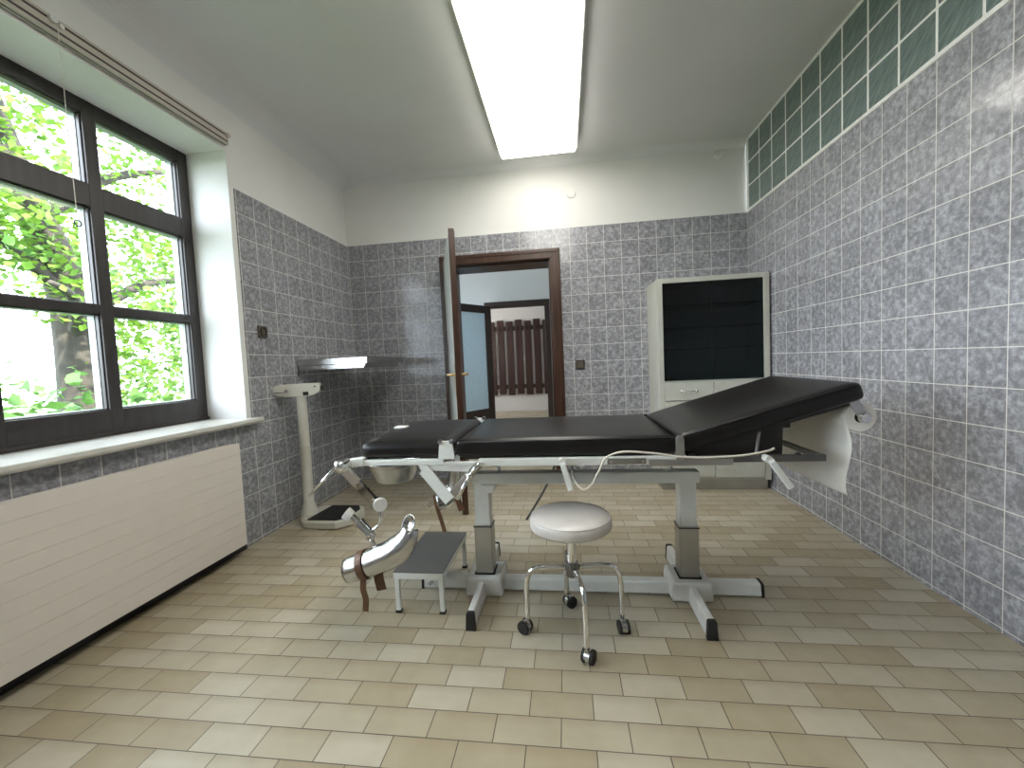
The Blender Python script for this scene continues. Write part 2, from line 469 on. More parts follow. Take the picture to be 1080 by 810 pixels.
# window: reveal is the wall; frame, sashes and panes
WX = -2.31
def winset(bmd, bml, x_in, y0, y1, rects, z0, z1):
    """solid board y0..y1 x z0..z1 with rectangular holes, made of bars"""
win = struct(obj('window_1', box(B(), WX-.075, WX-.045, OY0, OY0+.03, OZ0, OZ1), 'frame_dark'))
YM = 1.372
def bars(bm, xa, xb, ys, zs, g=0.0):
    """grid frame from lists of bar spans in y and z"""
    for a, b in ys: box(bm, xa, xb, a, b, zs[0][0], zs[-1][1])
    for (a, b) in zs:
        for (c, d) in zip(ys, ys[1:]): box(bm, xa, xb, c[1], d[0], a, b)
for (ya, yb, mm) in ((YM, OY1, 1.857), (.342, YM, .855), (OY0, .342, -.17)):  # last casement is unseen, added for frontal daylight
    ysp = [(ya, ya+.052), (mm-.03, mm+.03), (yb-.068, yb)]
    if ya < 1: ysp = [(ya, ya+.068), (mm-.03, mm+.03), (yb-.052, yb)]
    zsp = [(OZ0+.012, .943), (1.427, 1.473), (1.957, 2.072), (2.417, OZ1)]
    bm = B(); bars(bm, WX-.035, WX, ysp, zsp)
    for (a, b) in zip(ysp, ysp[1:]):              # thin bead steps
        for (c0, c1) in zip(zsp, zsp[1:]):
            for q in ((a[1], a[1]+.006, c0[1], c1[0]), (b[0]-.006, b[0], c0[1], c1[0]), (a[1], b[0], c0[1], c0[1]+.006), (a[1], b[0], c1[0]-.006, c1[0])):
                box(bm, WX-.034, WX-.012, *q)
    sash = obj('sash', bm, 'frame_dark', win, bevel=.003)
    bm = B(); bars(bm, WX-.075, WX-.0352, [(a-.008, b+.008) if 0 < i < len(ysp)-1 else ((a, b+.010) if i == 0 else (a-.010, b)) for i, (a, b) in enumerate(ysp)],
                   [(a-.006, b+.006) if 0 < i < 3 else ((a, b+.008) if i == 0 else (a-.008, b)) for i, (a, b) in enumerate(zsp)])
    obj('outer_frame', bm, 'frame_light', win)
    for (a, b) in zip(ysp, ysp[1:]):
        for (c0, c1) in zip(zsp, zsp[1:]):
            obj('pane', box(B(), WX-.038, WX-.034, a[1]-.004, b[0]+.004, c0[1]-.004, c1[0]+.004), 'glass', sash)
bm = B(); box(bm, WX-.06, WX+.012, OY0, OY1, OZ0, OZ0+.03); box(bm, WX, WX+.006, YM-.018, YM+.018, OZ0+.03, OZ1); box(bm, WX, WX+.006, .324, .360, OZ0+.03, OZ1)
obj('bottom_rail', bm, 'frame_dark', win, bevel=.003)
bm = B(); prism(bm, [(XL+.058, OZ0-.022), (XL+.064, OZ0-.01), (XL+.058, OZ0+.008), (WX-.07, OZ0+.012), (WX-.07, OZ0-.022)], 'y', OY0-.07, OY1+.07)
struct(obj('trim_1', bm, 'marble', bevel=.003))
# dark strip: the shade under the radiator, put into its colour
bm = B(); box(bm, XL, XL+.012, OY0-.1, 2.3, 0, .055); struct(obj('radiator_shade_strip', bm, 'shade_strip', bevel=.002))

# hall and cloakroom beyond the doorway
HY, HX0, HX1, RY = 6.9, -2.6, 1.3, 9.1
bm = B(); box(bm, HX0-.1, HX1+.1, D+.33, RY+.1, -.12, 0); struct(obj('floor_hall', bm, 'floor'))
bm = B(); box(bm, HX0-.1, HX1+.1, D+.33, RY+.1, CZ, CZ+.12); struct(obj('ceiling_hall', bm, 'hallp'))
bm = B()
for y0, y1 in ((D+.33, 4.8), (5.9, 7.55), (8.45, RY)): box(bm, HX0-.1, HX0, y0, y1, 0, CZ)
for y0, y1 in ((4.8, 5.9), (7.55, 8.45)): box(bm, HX0-.1, HX0, y0, y1, 0, 1.1); box(bm, HX0-.1, HX0, y0, y1, 2.1, CZ)
struct(obj('wall_hall_left', bm, 'hallp'))
for n, (y0, y1) in enumerate(((4.8, 5.9), (7.55, 8.45))):  # unseen windows, made up to account for the hall lighting
    bm = B(); bars(bm, HX0-.08, HX0-.02, [(y0, y0+.05), ((y0+y1)/2-.025, (y0+y1)/2+.025), (y1-.05, y1)], [(1.1, 1.15), (2.05, 2.1)])
    struct(obj('window_%d' % (3+n), bm, 'darkbrown'))
bm = B(); box(bm, HX1, HX1+.1, D+.33, RY, 0, CZ); struct(obj('wall_hall_right', bm, 'hallp'))
bm = B(); box(bm, HX0-.1, HX1+.1, RY, RY+.1, 0, CZ); struct(obj('wall_cloakroom_back', bm, 'hallp'))
EX0, EX1 = -1.25, -.28
bm = B()
for x0, x1, z0 in ((HX0, EX0, 0), (EX1, HX1, 0), (EX0, EX1, 2.03)): box(bm, x0, x1, HY, HY+.12, z0, CZ)
struct(obj('wall_hall_back', bm, 'hallp'))
# near door frame (door_1) : lining + architraves
bm = B(); T = .022
box(bm, DX0, DX0+T, D-.004, D+.335, 0, DZ-T); box(bm, DX1-T, DX1, D-.004, D+.335, 0, DZ-T); box(bm, DX0, DX1, D-.004, D+.335, DZ-T, DZ)
for q in ((DX0+T, DX0+T+.012), (DX1-T-.012, DX1-T)): box(bm, q[0], q[1], D+.045, D+.335, 0, DZ-T)
box(bm, DX0+T, DX1-T, D+.045, D+.335, DZ-T-.012, DZ-T)
d1 = struct(obj('door_1', bm, 'brown', bevel=.002))
CW = .085
def casing(bm, ax0, ax1, az, y0, y1, cw):
    prism(bm, [(ax0, 0), (ax0+cw, 0), (ax0+cw, az-cw), (ax0, az)], 'y', y0, y1)
    prism(bm, [(ax1, 0), (ax1-cw, 0), (ax1-cw, az-cw), (ax1, az)], 'y', y0, y1)
    prism(bm, [(ax0, az), (ax0+cw, az-cw), (ax1-cw, az-cw), (ax1, az)], 'y', y0, y1)
bm = B(); casing(bm, DX0-CW+.02, DX1+CW-.012, DZ+CW-.02, D-.02, D-.001, CW)
casing(bm, DX0-CW+.032, DX1+CW-.024, DZ+CW-.032, D-.027, D-.019, .022)
obj('architrave', bm, 'brown', d1, bevel=.003)
bm = B(); casing(bm, DX0-CW+.02, DX1+CW-.02, DZ+CW-.02, D+.331, D+.35, CW)
obj('hall_architrave', bm, 'darkbrown', d1)
# far frame
bm = B(); casing(bm, EX0-.06, EX1+.06, 2.10, HY-.022, HY-.001, .085)
box(bm, EX0, EX0+.025, HY-.001, HY+.13, 0, 2.03); box(bm, EX1-.025, EX1, HY-.001, HY+.13, 0, 2.03); box(bm, EX0, EX1, HY-.001, HY+.13, 2.005, 2.03)
struct(obj('door_2', bm, 'darkbrown', bevel=.003))

# outside ground
bm = B(); box(bm, -45, W0-.02, -30, 45, -.75, -.6); struct(obj('floor_garden', bm, 'grass'))

# ================================================================== DOOR LEAVES (things that swing)
# near leaf, hinged at the left jamb, swung into the room
hx, hy = DX0+.010, D-.028
fx, fy = -.735, 2.865
dv = Vector((fx-hx, fy-hy)); L = dv.length; ang = math.atan2(dv.y, dv.x)
MT = Matrix.Translation((hx, hy, 0)) @ Matrix.Rotation(ang, 4, 'Z')      # local +x runs along the leaf, +y to its right face
leaf = thing('door_leaf', (hx, hy, 0), 'pale laminate door with brown wooden edges standing open into the tiled room', 'door')
bm = B(); box(bm, .0, L-.012, -.036, .0, .012, 2.025, 0, MT)
obj('panel', bm, 'doorwhite', leaf)
bm = B()
box(bm, L-.012, L, -.038, .002, .01, 2.04, 0, MT); box(bm, L-.03, L-.0005, .002, .005, .01, 2.025, 0, MT)
obj('edge_banding', bm, 'brown', leaf, bevel=.002)
for s, y0 in ((-1, -.036), (1, .002)):
    bm = B(); box(bm, L-.075, L-.04, y0-.003 if s < 0 else y0, y0 if s < 0 else y0+.003, .86, 1.10, 0, MT)
    hp = obj('handle_plate', bm, 'brass', leaf, bevel=.001)
    yy = y0+s*.05
    bm = B(); cyl(bm, MT @ Vector((L-.057, y0, 1.02)), MT @ Vector((L-.057, yy, 1.02)), .009, n=12)
    sweep(bm, [MT @ Vector(p) for p in ((L-.05, yy, 1.02), (L-.075, yy, 1.021), (L-.12, yy, 1.02), (L-.165, yy, 1.016))], [.009, .0095, .009, .0075], 12)
    obj('handle', bm, 'brass', hp, smooth=True)
for z in (.25, 1.75):
    bm = B(); cyl(bm, MT @ Vector((-.004, .004, z)), MT @ Vector((-.004, .004, z+.08)), .008, n=12); obj('hinge', bm, 'brass', leaf)
# far glazed leaf
ghx, ghy = EX0+.03, HY-.03
gdv = Vector((-.42, -.68)).normalized(); GL = .84
MG = Matrix.Translation((ghx, ghy, 0)) @ Matrix.Rotation(math.atan2(gdv.y, gdv.x), 4, 'Z')
gl = thing('glazed_door_leaf', (ghx, ghy, 0), 'dark brown door with frosted glass pane standing open in the hall', 'door')
bm = B()
for q in ((0, .13, 0, 2.03), (GL-.12, GL, 0, 2.03), (.13, GL-.12, 1.90, 2.03), (.13, GL-.12, 0, .34)): box(bm, q[0], q[1], -.02, .02, q[2]+.008, q[3], 0, MG)
obj('frame', bm, 'darkbrown', gl, bevel=.004)
bm = B(); box(bm, .125, GL-.115, -.004, .004, .33, 1.91, 0, MG); obj('frosted_pane', bm, 'frosted', gl)
# coat rack on the far wall
cr = thing('coat_rack', (-.75, RY, .35), 'dark brown slatted coat rack on the white wall beyond the two doorways', 'coat rack')
xs = [-1.66+.2*i for i in range(9)]
for i, x in enumerate(xs):
    top = 1.985+(.02 if i % 2 else -.01)
    bm = B(); box(bm, x, x+.150, RY-.05, RY-.028, .36+(.015 if i % 2 else 0), top); obj('slat', bm, 'rackwood', cr, bevel=.004)
for z in (.50, 1.78):
    bm = B(); box(bm, xs[0]-.02, xs[-1]+.14, RY-.028, RY-.002, z, z+.09); obj('rail', bm, 'rackwood', cr, bevel=.003)
for i, x in enumerate(xs):
    bm = B(); sweep(bm, smoothpath([(x+.056, RY-.05, 1.86), (x+.056, RY-.11, 1.84), (x+.056, RY-.13, 1.88)], 4), .009, 8)
    sweep(bm, smoothpath([(x+.056, RY-.05, 1.84), (x+.056, RY-.08, 1.78), (x+.056, RY-.10, 1.80)], 4), .008, 8)
    obj('hook', bm, 'black', cr, smooth=True)

# ================================================================== CEILING LAMP
lamp = thing('ceiling_lamp', (-.155, 2.0, CZ), 'long white fluorescent ceiling lamp with glowing diffuser panels', 'ceiling lamp')
bm = B(); box(bm, -.475, .165, .35, 3.53, 2.815, CZ); obj('housing', bm, 'lamp_side', lamp, bevel=.004)
for y0, y1 in ((1.985, 3.525), (.355, 1.965)):
    bm = B(); prism(bm, [(-.468, 2.814), (-.455, 2.783), (.145, 2.783), (.158, 2.814)], 'y', y0, y1)
    obj('diffuser', bm, 'lamp', lamp, bevel=.006)
bm = B(); box(bm, -.47, .16, 1.966, 1.984, 2.79, 2.8145); obj('joint_strip', bm, 'lamp_side', lamp)

# ================================================================== RADIATOR
rad = thing('radiator', (XL+.05, 1.28, .08), 'long flat beige panel radiator with horizontal grooves under the window', 'radiator')
X0, X1, ry0, ry1, rz0, rz1 = XL+.035, XL+.098, -.55, 2.205, .075, .687
bm = B(); box(bm, X0, X1-.006, ry0+.004, ry1-.004, rz0+.004, rz1-.004)
nb = 9; hgt = (rz1-rz0)/nb
for i in range(nb): box(bm, X1-.012, X1, ry0, ry1, rz0+i*hgt+.0004, rz0+(i+1)*hgt-.0004)
obj('panel', bm, 'radiator', rad, bevel=.0014, segs=2)
for yy in (.6, 1.95):
    bm = B(); box(bm, XL+.003, X0+.002, yy, yy+.04, .2, .6); obj('bracket', bm, 'radiator', rad)

# ================================================================== CURTAIN RAIL + CORD
rl = thing('curtain_rail', (XL, 1.37, 2.53), 'beige double curtain rail with brown grooves above the window', 'curtain rail')
bm = B(); prism(bm, [(XL, 2.500), (XL+.03, 2.500), (XL+.034, 2.507), (XL+.034, 2.566), (XL+.03, 2.574), (XL, 2.574)], 'y', -.8, 2.385)
obj('rail', bm, 'rail', rl, bevel=.0015)
bm = B()
for z in (2.548, 2.512): box(bm, XL+.0335, XL+.0355, -.8, 2.375, z, z+.009)
box(bm, XL+.012, XL+.018, -.8, 2.38, 2.4985, 2.5005)
each('groove', bm, 'raildark', rl)
bm = B(); cyl(bm, (XL+.034, 1.50, 2.553), (XL+.05, 1.50, 2.553), .014, n=14); cyl(bm, (XL+.034, 1.53, 2.545), (XL+.044, 1.53, 2.545), .009, n=14)
each('pulley', bm, 'white', rl, smooth=False)
bm = B(); cyl(bm, (XL+.02, 2.372, 2.55), (XL+.05, 2.372, 2.55), .013, n=14); obj('end_cap', bm, 'rail', rl)
cd = thing('pull_cord', (XL+.045, 1.51, 1.78), 'thin pull cord with small ring hanging from the curtain rail', 'cord')
bm = B(); sweep(bm, [(XL+.046, 1.512, 2.55), (XL+.043, 1.514, 2.1), (XL+.040, 1.518, 1.765)], .0016, 6); obj('string', bm, 'cable', cd)
bm = B(); sweep(bm, [(XL+.04, 1.518+.013*math.cos(t*PI/8), 1.752+.013*math.sin(t*PI/8)) for t in range(17)], .0028, 8, cap=False); obj('ring', bm, 'black', cd, smooth=True)

# ================================================================== SMALL WALL FITTINGS
so = thing('wall_socket', (XL, 2.58, 1.373), 'black square wall socket on the grey tiles right of the window', 'socket')
bm = B(); box(bm, XL, XL+.012, 2.545, 2.625, 1.333, 1.413); obj('cover_plate', bm, 'switch', so, bevel=.003)
ms = Matrix.Translation((XL+.012, 2.585, 1.373)) @ Matrix.Rotation(PI/2, 4, 'Y')
bm = B(); lathe(bm, [(.030, 0), (.030, .006), (.024, .007), (.022, -.004), (0, -.004)], n=28, mat=ms); obj('socket_insert', bm, 'black', so, smooth=False)
sw = thing('light_switch', (.135, D, 1.045), 'small brown square light switch on the back wall right of the doorway', 'light switch')
bm = B(); box(bm, .095, .175, D-.011, D, 1.0, 1.082); obj('cover_plate', bm, 'black', sw, bevel=.003)
bm = B(); box(bm, .104, .166, D-.016, D-.010, 1.009, 1.073); obj('rocker', bm, 'switch', sw, bevel=.002)
for (x, z, r, lab) in ((1.36, 2.77, .042, 'round white cover plate high on the back wall near the glass blocks'), (.11, 2.56, .038, 'faint round white cover plate on the back wall below the ceiling lamp')):
    mm_ = Matrix.Translation((x, D+c, z)) @ Matrix.Rotation(PI/2, 4, 'X')
    bm = B(); lathe(bm, [(0, .0), (r, .0), (r, .005), (r*.9, .009), (r*.8, .010), (0, .011)], n=32, mat=mm_)
    tag(obj('junction_cover', bm, 'plaster', smooth=False), lab, 'cover plate')

# ================================================================== STEEL WALL SHELF
sh = thing('steel_shelf', (XL, 3.3, 1.09), 'stainless steel wall shelf in the rear left corner above the scale', 'shelf')
sx0, sx1, sy0, sy1 = XL, -1.46, 2.925, 3.62
bm = B()
box(bm, sx0, sx1, sy0, sy1, 1.176, 1.182)
box(bm, sx0, sx1, sy0, sy0+.004, 1.136, 1.18); box(bm, sx1-.004, sx1, sy0, sy1, 1.136, 1.18); box(bm, sx0, sx1, sy1-.004, sy1, 1.136, 1.18)
obj('tray_top', bm, 'steel', sh, bevel=.0015)
bm = B()
prism(bm, [(sx0+.01, 1.1355), (sx1-.012, 1.1355), (sx1-.035, 1.100), (sx0+.01, 1.100)], 'y', sy0+.006, sy1-.09)
obj('drawer', bm, 'steel', sh, bevel=.002)
bm = B(); prism(bm, [(sx0, 1.1355), (sx0+.008, 1.1355), (sx0+.008, 1.09), (sx0, 1.06)], 'y', sy0+.002, sy0+.03)
prism(bm, [(sx0, 1.1355), (sx0+.3, 1.1355), (sx0+.01, 1.09), (sx0, 1.06)], 'y', sy1-.05, sy1-.04)
cyl(bm, (sx1-.06, sy1-.08, 1.11), (sx1-.06, sy1-.05, 1.11), .008, n=10)
each('bracket', bm, 'steel', sh)

# ================================================================== SCALE
sc = thing('weighing_scale', (-1.72, 2.75, 0), 'cream personal weighing scale with column and black foot mat beside the left wall', 'scale')
bp = [(-1.90, 2.66), (-1.84, 2.60), (-1.60, 2.59), (-1.515, 2.66), (-1.505, 2.83), (-1.56, 2.92), (-1.88, 2.93), (-1.93, 2.86)]
bm = B(); prism(bm, bp, 'z', .006, .05); ctr = (-1.71, 2.76)
prism(bm, [(ctr[0]+(x-ctr[0])*.94, ctr[1]+(y-ctr[1])*.94) for x, y in bp], 'z', .05, .058)
for px_, py_ in ((-1.83, 2.65), (-1.6, 2.65), (-1.6, 2.88), (-1.85, 2.88)): cyl(bm, (px_, py_, 0), (px_, py_, .008), .014, n=10)
obj('base', bm, 'scale', sc, bevel=.006, segs=3)
bm = B(); prism(bm, [(-1.82, 2.615), (-1.60, 2.61), (-1.545, 2.66), (-1.54, 2.83), (-1.58, 2.895), (-1.80, 2.90)], 'z', .056, .066); obj('foot_mat', bm, 'rubber', sc, bevel=.003)
bm = B(); cxs, cys = -1.885, 2.745
lathe(bm, [(.062, .045), (.060, .07), (.045, .115), (.040, .135), (.0365, .14), (.036, .55), (.037, .552), (.037, .56), (.034, .562), (.033, .93), (0, .93)], (cxs, cys, 0), 28)
obj('column', bm, 'scale', sc, smooth=True).modifiers.new('es', 'EDGE_SPLIT').split_angle = .7
mh = Matrix.Translation((cxs+.005, cys, .96)) @ Matrix.Rotation(math.radians(22), 4, 'Z')
bm = B()
prof = [(-.175, -.028), (-.10, -.042), (.02, -.048), (.075, -.040), (.122, -.018), (.128, .0), (.126, .046), (-.10, .046), (-.155, .042), (-.175, .03)]
prism(bm, prof, 'y', -.038, .038, 0, mh); hd = obj('head', bm, 'scale', sc, bevel=.007, segs=3)
bm = B(); box(bm, .015, .052, -.0395, -.036, -.038, -.012, 0, mh); obj('display', bm, 'black', hd)
bm = B(); cyl(bm, mh @ Vector((.126, 0, .008)), mh @ Vector((.148, 0, .008)), .019, .014, 16); obj('knob', bm, 'black', hd)
bm = B(); cyl(bm, mh @ Vector((.095, -.036, .022)), mh @ Vector((.095, -.040, .022)), .006, n=10); obj('screw', bm, 'black', hd)
bm = B()
box(bm, -.165, -.09, -.042, -.038, -.012, -.006, 0, mh)
cyl(bm, mh @ Vector((-.09, -.036, .0)), mh @ Vector((-.09, -.052, .0)), .012, n=12)
cyl(bm, mh @ Vector((-.135, -.01, .044)), mh @ Vector((-.135, -.01, .058)), .008, n=10); cyl(bm, mh @ Vector((-.10, -.01, .044)), mh @ Vector((-.10, -.01, .056)), .01, n=10)
each('slider', bm, 'chrome', hd)

# ================================================================== CABINET
cx0, cx1, cy0, cy1, cz1 = .735, 1.562, 3.42, D, 1.69
cb = thing('medicine_cabinet', ((cx0+cx1)/2, 3.6, 0), 'pale grey medicine cabinet with dark glass doors in the rear right corner', 'cabinet')
bm = B()
box(bm, cx0+.015, cx1-.015, cy0+.02, cy1, 0, .085); obj('plinth', bm, 'sleeve', cb)
bm = B(); t = .018
box(bm, cx0, cx0+t, cy0+.004, cy1, .085, cz1); box(bm, cx1-t, cx1, cy0+.004, cy1, .085, cz1)
box(bm, cx0+t, cx1-t, cy0+.004, cy1, cz1-t, cz1); box(bm, cx0+t, cx1-t, cy0+.004, cy1, .085, .085+t); box(bm, cx0+t, cx1-t, cy0+.004, cy1-.01, .868, .886)
obj('carcass', bm, 'cabinet', cb, bevel=.002)
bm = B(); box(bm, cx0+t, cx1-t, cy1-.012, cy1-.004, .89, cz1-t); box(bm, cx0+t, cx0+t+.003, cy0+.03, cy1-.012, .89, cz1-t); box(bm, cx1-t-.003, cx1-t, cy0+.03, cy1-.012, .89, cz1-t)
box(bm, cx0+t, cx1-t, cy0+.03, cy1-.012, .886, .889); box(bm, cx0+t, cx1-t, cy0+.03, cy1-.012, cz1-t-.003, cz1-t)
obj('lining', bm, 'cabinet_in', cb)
bm = B(); casing_z0 = .875
box(bm, cx0, cx0+.042, cy0-.012, cy0+.004, .085, cz1); box(bm, cx1-.042, cx1, cy0-.012, cy0+.004, .085, cz1)
box(bm, cx0+.042, cx1-.042, cy0-.012, cy0+.004, cz1-.038, cz1)
obj('front_frame', bm, 'cabinet', cb, bevel=.003)
xm = (cx0+cx1)/2
for a, b in ((cx0+.044, xm-.001), (xm+.001, cx1-.044)):
    bm = B(); box(bm, a, b, cy0-.006, cy0, .884, cz1-.040); obj('glass_door', bm, 'smoke', cb)
bm = B(); bars(bm, cy0, cy0, [(0, 0)], [(0, 0)]) if False else box(bm, xm-.004, xm+.004, cy0-.002, cy0+.004, .884, cz1-.04); obj('door_gap', bm, 'black', cb)
for z in (1.13, 1.30, 1.48):
    bm = B(); box(bm, cx0+t, cx1-t, cy0+.05, cy1-.012, z, z+.006); obj('shelf', bm, 'smoke', cb)
for a, b in ((cx0+.044, xm-.002), (xm+.002, cx1-.044)):
    bm = B(); box(bm, a, b, cy0-.016, cy0+.004, .728, .868); dr = obj('drawer', bm, 'cabinet', cb, bevel=.004)
    m_ = (a+b)/2
    bm = B(); sweep(bm, smoothpath([(m_-.055, cy0-.016, .80), (m_-.052, cy0-.038, .80), (m_, cy0-.042, .80), (m_+.052, cy0-.038, .80), (m_+.055, cy0-.016, .80)], 4), .0045, 8)
    cyl(bm, (m_-.055, cy0-.016, .80), (m_-.055, cy0-.02, .80), .010, n=10); cyl(bm, (m_+.055, cy0-.016, .80), (m_+.055, cy0-.02, .80), .010, n=10)
    obj('handle', bm, 'chrome', dr, smooth=True)
    bm = B(); box(bm, a, b, cy0-.016, cy0+.004, .105, .722); dd = obj('door', bm, 'cabinet', cb, bevel=.004)
    kx = b-.04 if a < xm-.1 else a+.04
    bm = B(); cyl(bm, (kx, cy0-.016, .5), (kx, cy0-.035, .5), .01, n=12); obj('knob', bm, 'chrome', dd)

# ================================================================== EXAMINATION TABLE
tb = thing('examination_table', (.06, 1.93, 0), 'black leatherette examination table on a pale grey metal frame with raised headrest', 'examination table')
TY0, TY1 = 1.612, 2.245
bm = B(); cushion(bm, -.452, .408, TY0, TY1, .716, .788, .02, .010, n=18); sc_ = obj('seat_cushion', bm, 'leather', tb, smooth=True)
bm = B(); cushion(bm, -.862, -.464, TY0-.002, TY1, .716, .786, .03, .016, n=16); obj('leg_cushion', bm, 'leather', tb, smooth=True)
def pip(pts): return sweep(B(), pts, .0028, 8)
obj('piping', pip([(-.435, TY0+.004, .779), (.39, TY0+.004, .779)]), 'leather', sc_, smooth=True)
HA = math.radians(16.2)
MH = Matrix.Translation((.412, 0, .789)) @ Matrix.Rotation(-HA, 4, 'Y')
bm = B(); cushion(bm, .0, .655, TY0-.004, TY1, -.068, .0, .022, .008, mat=MH, n=18); bk = obj('back_cushion', bm, 'leather', tb, smooth=True)
obj('piping', pip([MH @ Vector((.02, TY0, -.007)), MH @ Vector((.64, TY0, -.007))]), 'leather', bk, smooth=True)
bm = B(); box(bm, .03, .63, TY0+.03, TY1-.03, -.082, -.067, 0, MH); obj('back_board', bm, 'black', tb)
bm = B(); box(bm, -.44, .40, TY0+.02, TY1-.02, .706, .717); obj('seat_board', bm, 'black', tb)
bm = B(); box(bm, -.85, -.47, TY0+.02, TY1-.02, .714, .718); obj('leg_board', bm, 'black', tb)
# frames
bm = B()
for y0, y1 in ((1.603, 1.630), (2.225, 2.252)):
    box(bm, -.36, .44, y0, y1, .682, .712)
for x in (-.34, .03, .42): box(bm, x, x+.03, 1.630, 2.225, .672, .70)
for x in (-.33, .04, .45): cyl(bm, (x, 1.905, .575), (x, 1.905, .682), .009, n=10)
obj('seat_frame', bm, 'whitemetal', tb, bevel=.003)
bm = B()
for y0, y1, s in ((1.600, 1.628, 1), (2.227, 2.255, -1)):
    box(bm, -.845, -.50, y0, y1, .691, .7135)
    prism(bm, [(-.95, .690), (-.94, .682), (-.91, .684), (-.84, .690), (-.84, .722), (-.865, .724), (-.92, .716), (-.945, .714)], 'y', y0-.006, y1+.006)
box(bm, -.84, -.81, 1.628, 2.227, .692, .712)
obj('leg_frame', bm, 'whitemetal', tb, bevel=.004)
bm = B()
for y0, y1 in ((1.604, 1.616), (2.238, 2.25)):
    bm = B(); prism(bm, [(-.612, .690), (-.345, .690), (-.35, .668), (-.38, .660), (-.60, .668)], 'y', y0, y1)
    box(bm, -.50, -.34, y0-.006, y1, .6895, .703)
    obj('side_plate', bm, 'castwhite', tb, bevel=.002)
for y0 in (1.590, 2.253):
    bm = B(); prism(bm, [(-.520, .716), (-.512, .782), (-.50, .790), (-.466, .790), (-.458, .782), (-.452, .716)], 'y', y0, y0+.010)
    hb = obj('hinge_bracket', bm, 'whitemetal', tb, bevel=.002)
    for x in (-.508, -.461):
        bm = B(); cyl(bm, (x, y0-.008, .788), (x, y0+.012, .788), .009, n=12); obj('bolt', bm, 'chrome', hb)
for y0 in (1.590, 2.256):
    bm = B(); prism(bm, [(.398, .700), (.398, .782), (.405, .792), (.421, .792), (.428, .782), (.428, .700)], 'y', y0, y0+.008)
    hb2 = obj('hinge_bracket', bm, 'sleeve', tb, bevel=.002)
    bm = B(); cyl(bm, (.413, y0-.006, .780), (.413, y0+.012, .780), .007, n=12); obj('bolt', bm, 'chrome', hb2)
# back section carrier frame
bm = B()
for y0, y1 in ((1.600, 1.618), (2.232, 2.25)): box(bm, .43, .918, y0, y1, .687, .711)
box(bm, .90, .918, 1.618, 2.232, .689, .709); box(bm, .46, .48, 1.618, 2.232, .689, .709)
bf = obj('back_frame', bm, 'darksteel', tb, bevel=.002)
bm = B(); cyl(bm, (.83, 1.612, .711), (.83, 1.612, .718), .010, .006, 12); obj('stop_button', bm, 'rubber', bf)
bm = B(); box(bm, .30, .60, 1.594, 1.601, .678, .702); obj('slide_plate', bm, 'sleeve', tb, bevel=.001)
bm = B(); box(bm, .145, .29, 1.5975, 1.6035, .686, .708); pl = obj('plate', bm, 'steel', tb, bevel=.001)
bm = B()
for x in (.16, .278): cyl(bm, (x, 1.594, .697), (x, 1.599, .697), .006, n=10)
each('screw', bm, 'chrome', pl)
bm = B(); prism(bm, [(.452, .700), (.80, .700), (.805, .815), (.452, .713)], 'y', 1.66, 2.20); obj('lift_housing', bm, 'black', tb, bevel=.003)
bm = B(); box(bm, .85, .93, 1.86, 1.99, .765, .835); cyl(bm, (.865, 1.92, .70), (.885, 1.92, .775), .012, n=10); each('lift_block', bm, 'black', tb, bevel=.004)
bm = B(); cyl(bm, (.705, 1.66, .695), (.72, 1.66, .80), .006, n=10); cyl(bm, (.70, 1.62, .69), (.70, 2.24, .69), .007, n=10); each('support_rod', bm, 'sleeve', tb)
# lifting beam, columns, base
bm = B(); box(bm, -.456, .566, 1.875, 1.935, .527, .579); obj('beam', bm, 'whitemetal', tb, bevel=.004)
bm = B(); prism(bm, [(-.413, .526), (-.345, .526), (-.358, .488), (-.40, .488)], 'y', 1.865, 1.95); obj('beam_bracket', bm, 'whitemetal', tb, bevel=.003)
for x, xc in ((-.452, -.416), (.482, .518)):
    bm = B(); box(bm, x, x+.072, 1.888, 1.958, .30, .527); obj('column', bm, 'whitemetal', tb, bevel=.004)
    bm = B(); box(bm, x-.006, x+.078, 1.882, 1.966, .09, .327); slv = obj('column_sleeve', bm, 'sleeve', tb, bevel=.004)
    bm = B(); box(bm, x-.008, x+.080, 1.880, 1.968, .319, .3235) ; box(bm, x-.012, x+.084, 1.876, 1.972, .088, .098); each('seal', bm, 'rubber', slv)
    bx = x+.036
    bm = B(); prism(bm, [(bx-.088, .004), (bx+.088, .004), (bx+.088, .05), (bx+.082, .092), (bx-.082, .092), (bx-.088, .05)], 'y', 1.842, 2.018); obj('column_base', bm, 'castwhite', tb, bevel=.010, segs=3)
    for s, ya, yb in ((-1, 1.606, 1.845), (1, 2.015, 2.262)):
        fx_ = xc if x > 0 else -.425
        bm = B()
        e0, e1 = (ya, yb)
        prism(bm, [(fx_-.019, .006), (fx_+.019, .006), (fx_+.015, .070), (fx_+.010, .074), (fx_-.010, .074), (fx_-.015, .070)], 'y', e0, e1)
        ft = obj('foot', bm, 'castwhite', tb, bevel=.002)
        ya2, yb2 = (e0-.008, e0+.012) if s < 0 else (e1-.012, e1+.008)
        bm = B(); prism(bm, [(fx_-.021, 0), (fx_+.021, 0), (fx_+.017, .072), (fx_+.011, .077), (fx_-.011, .077), (fx_-.017, .072)], 'y', ya2, yb2)
        obj('rubber_cap', bm, 'rubber', ft, bevel=.002)
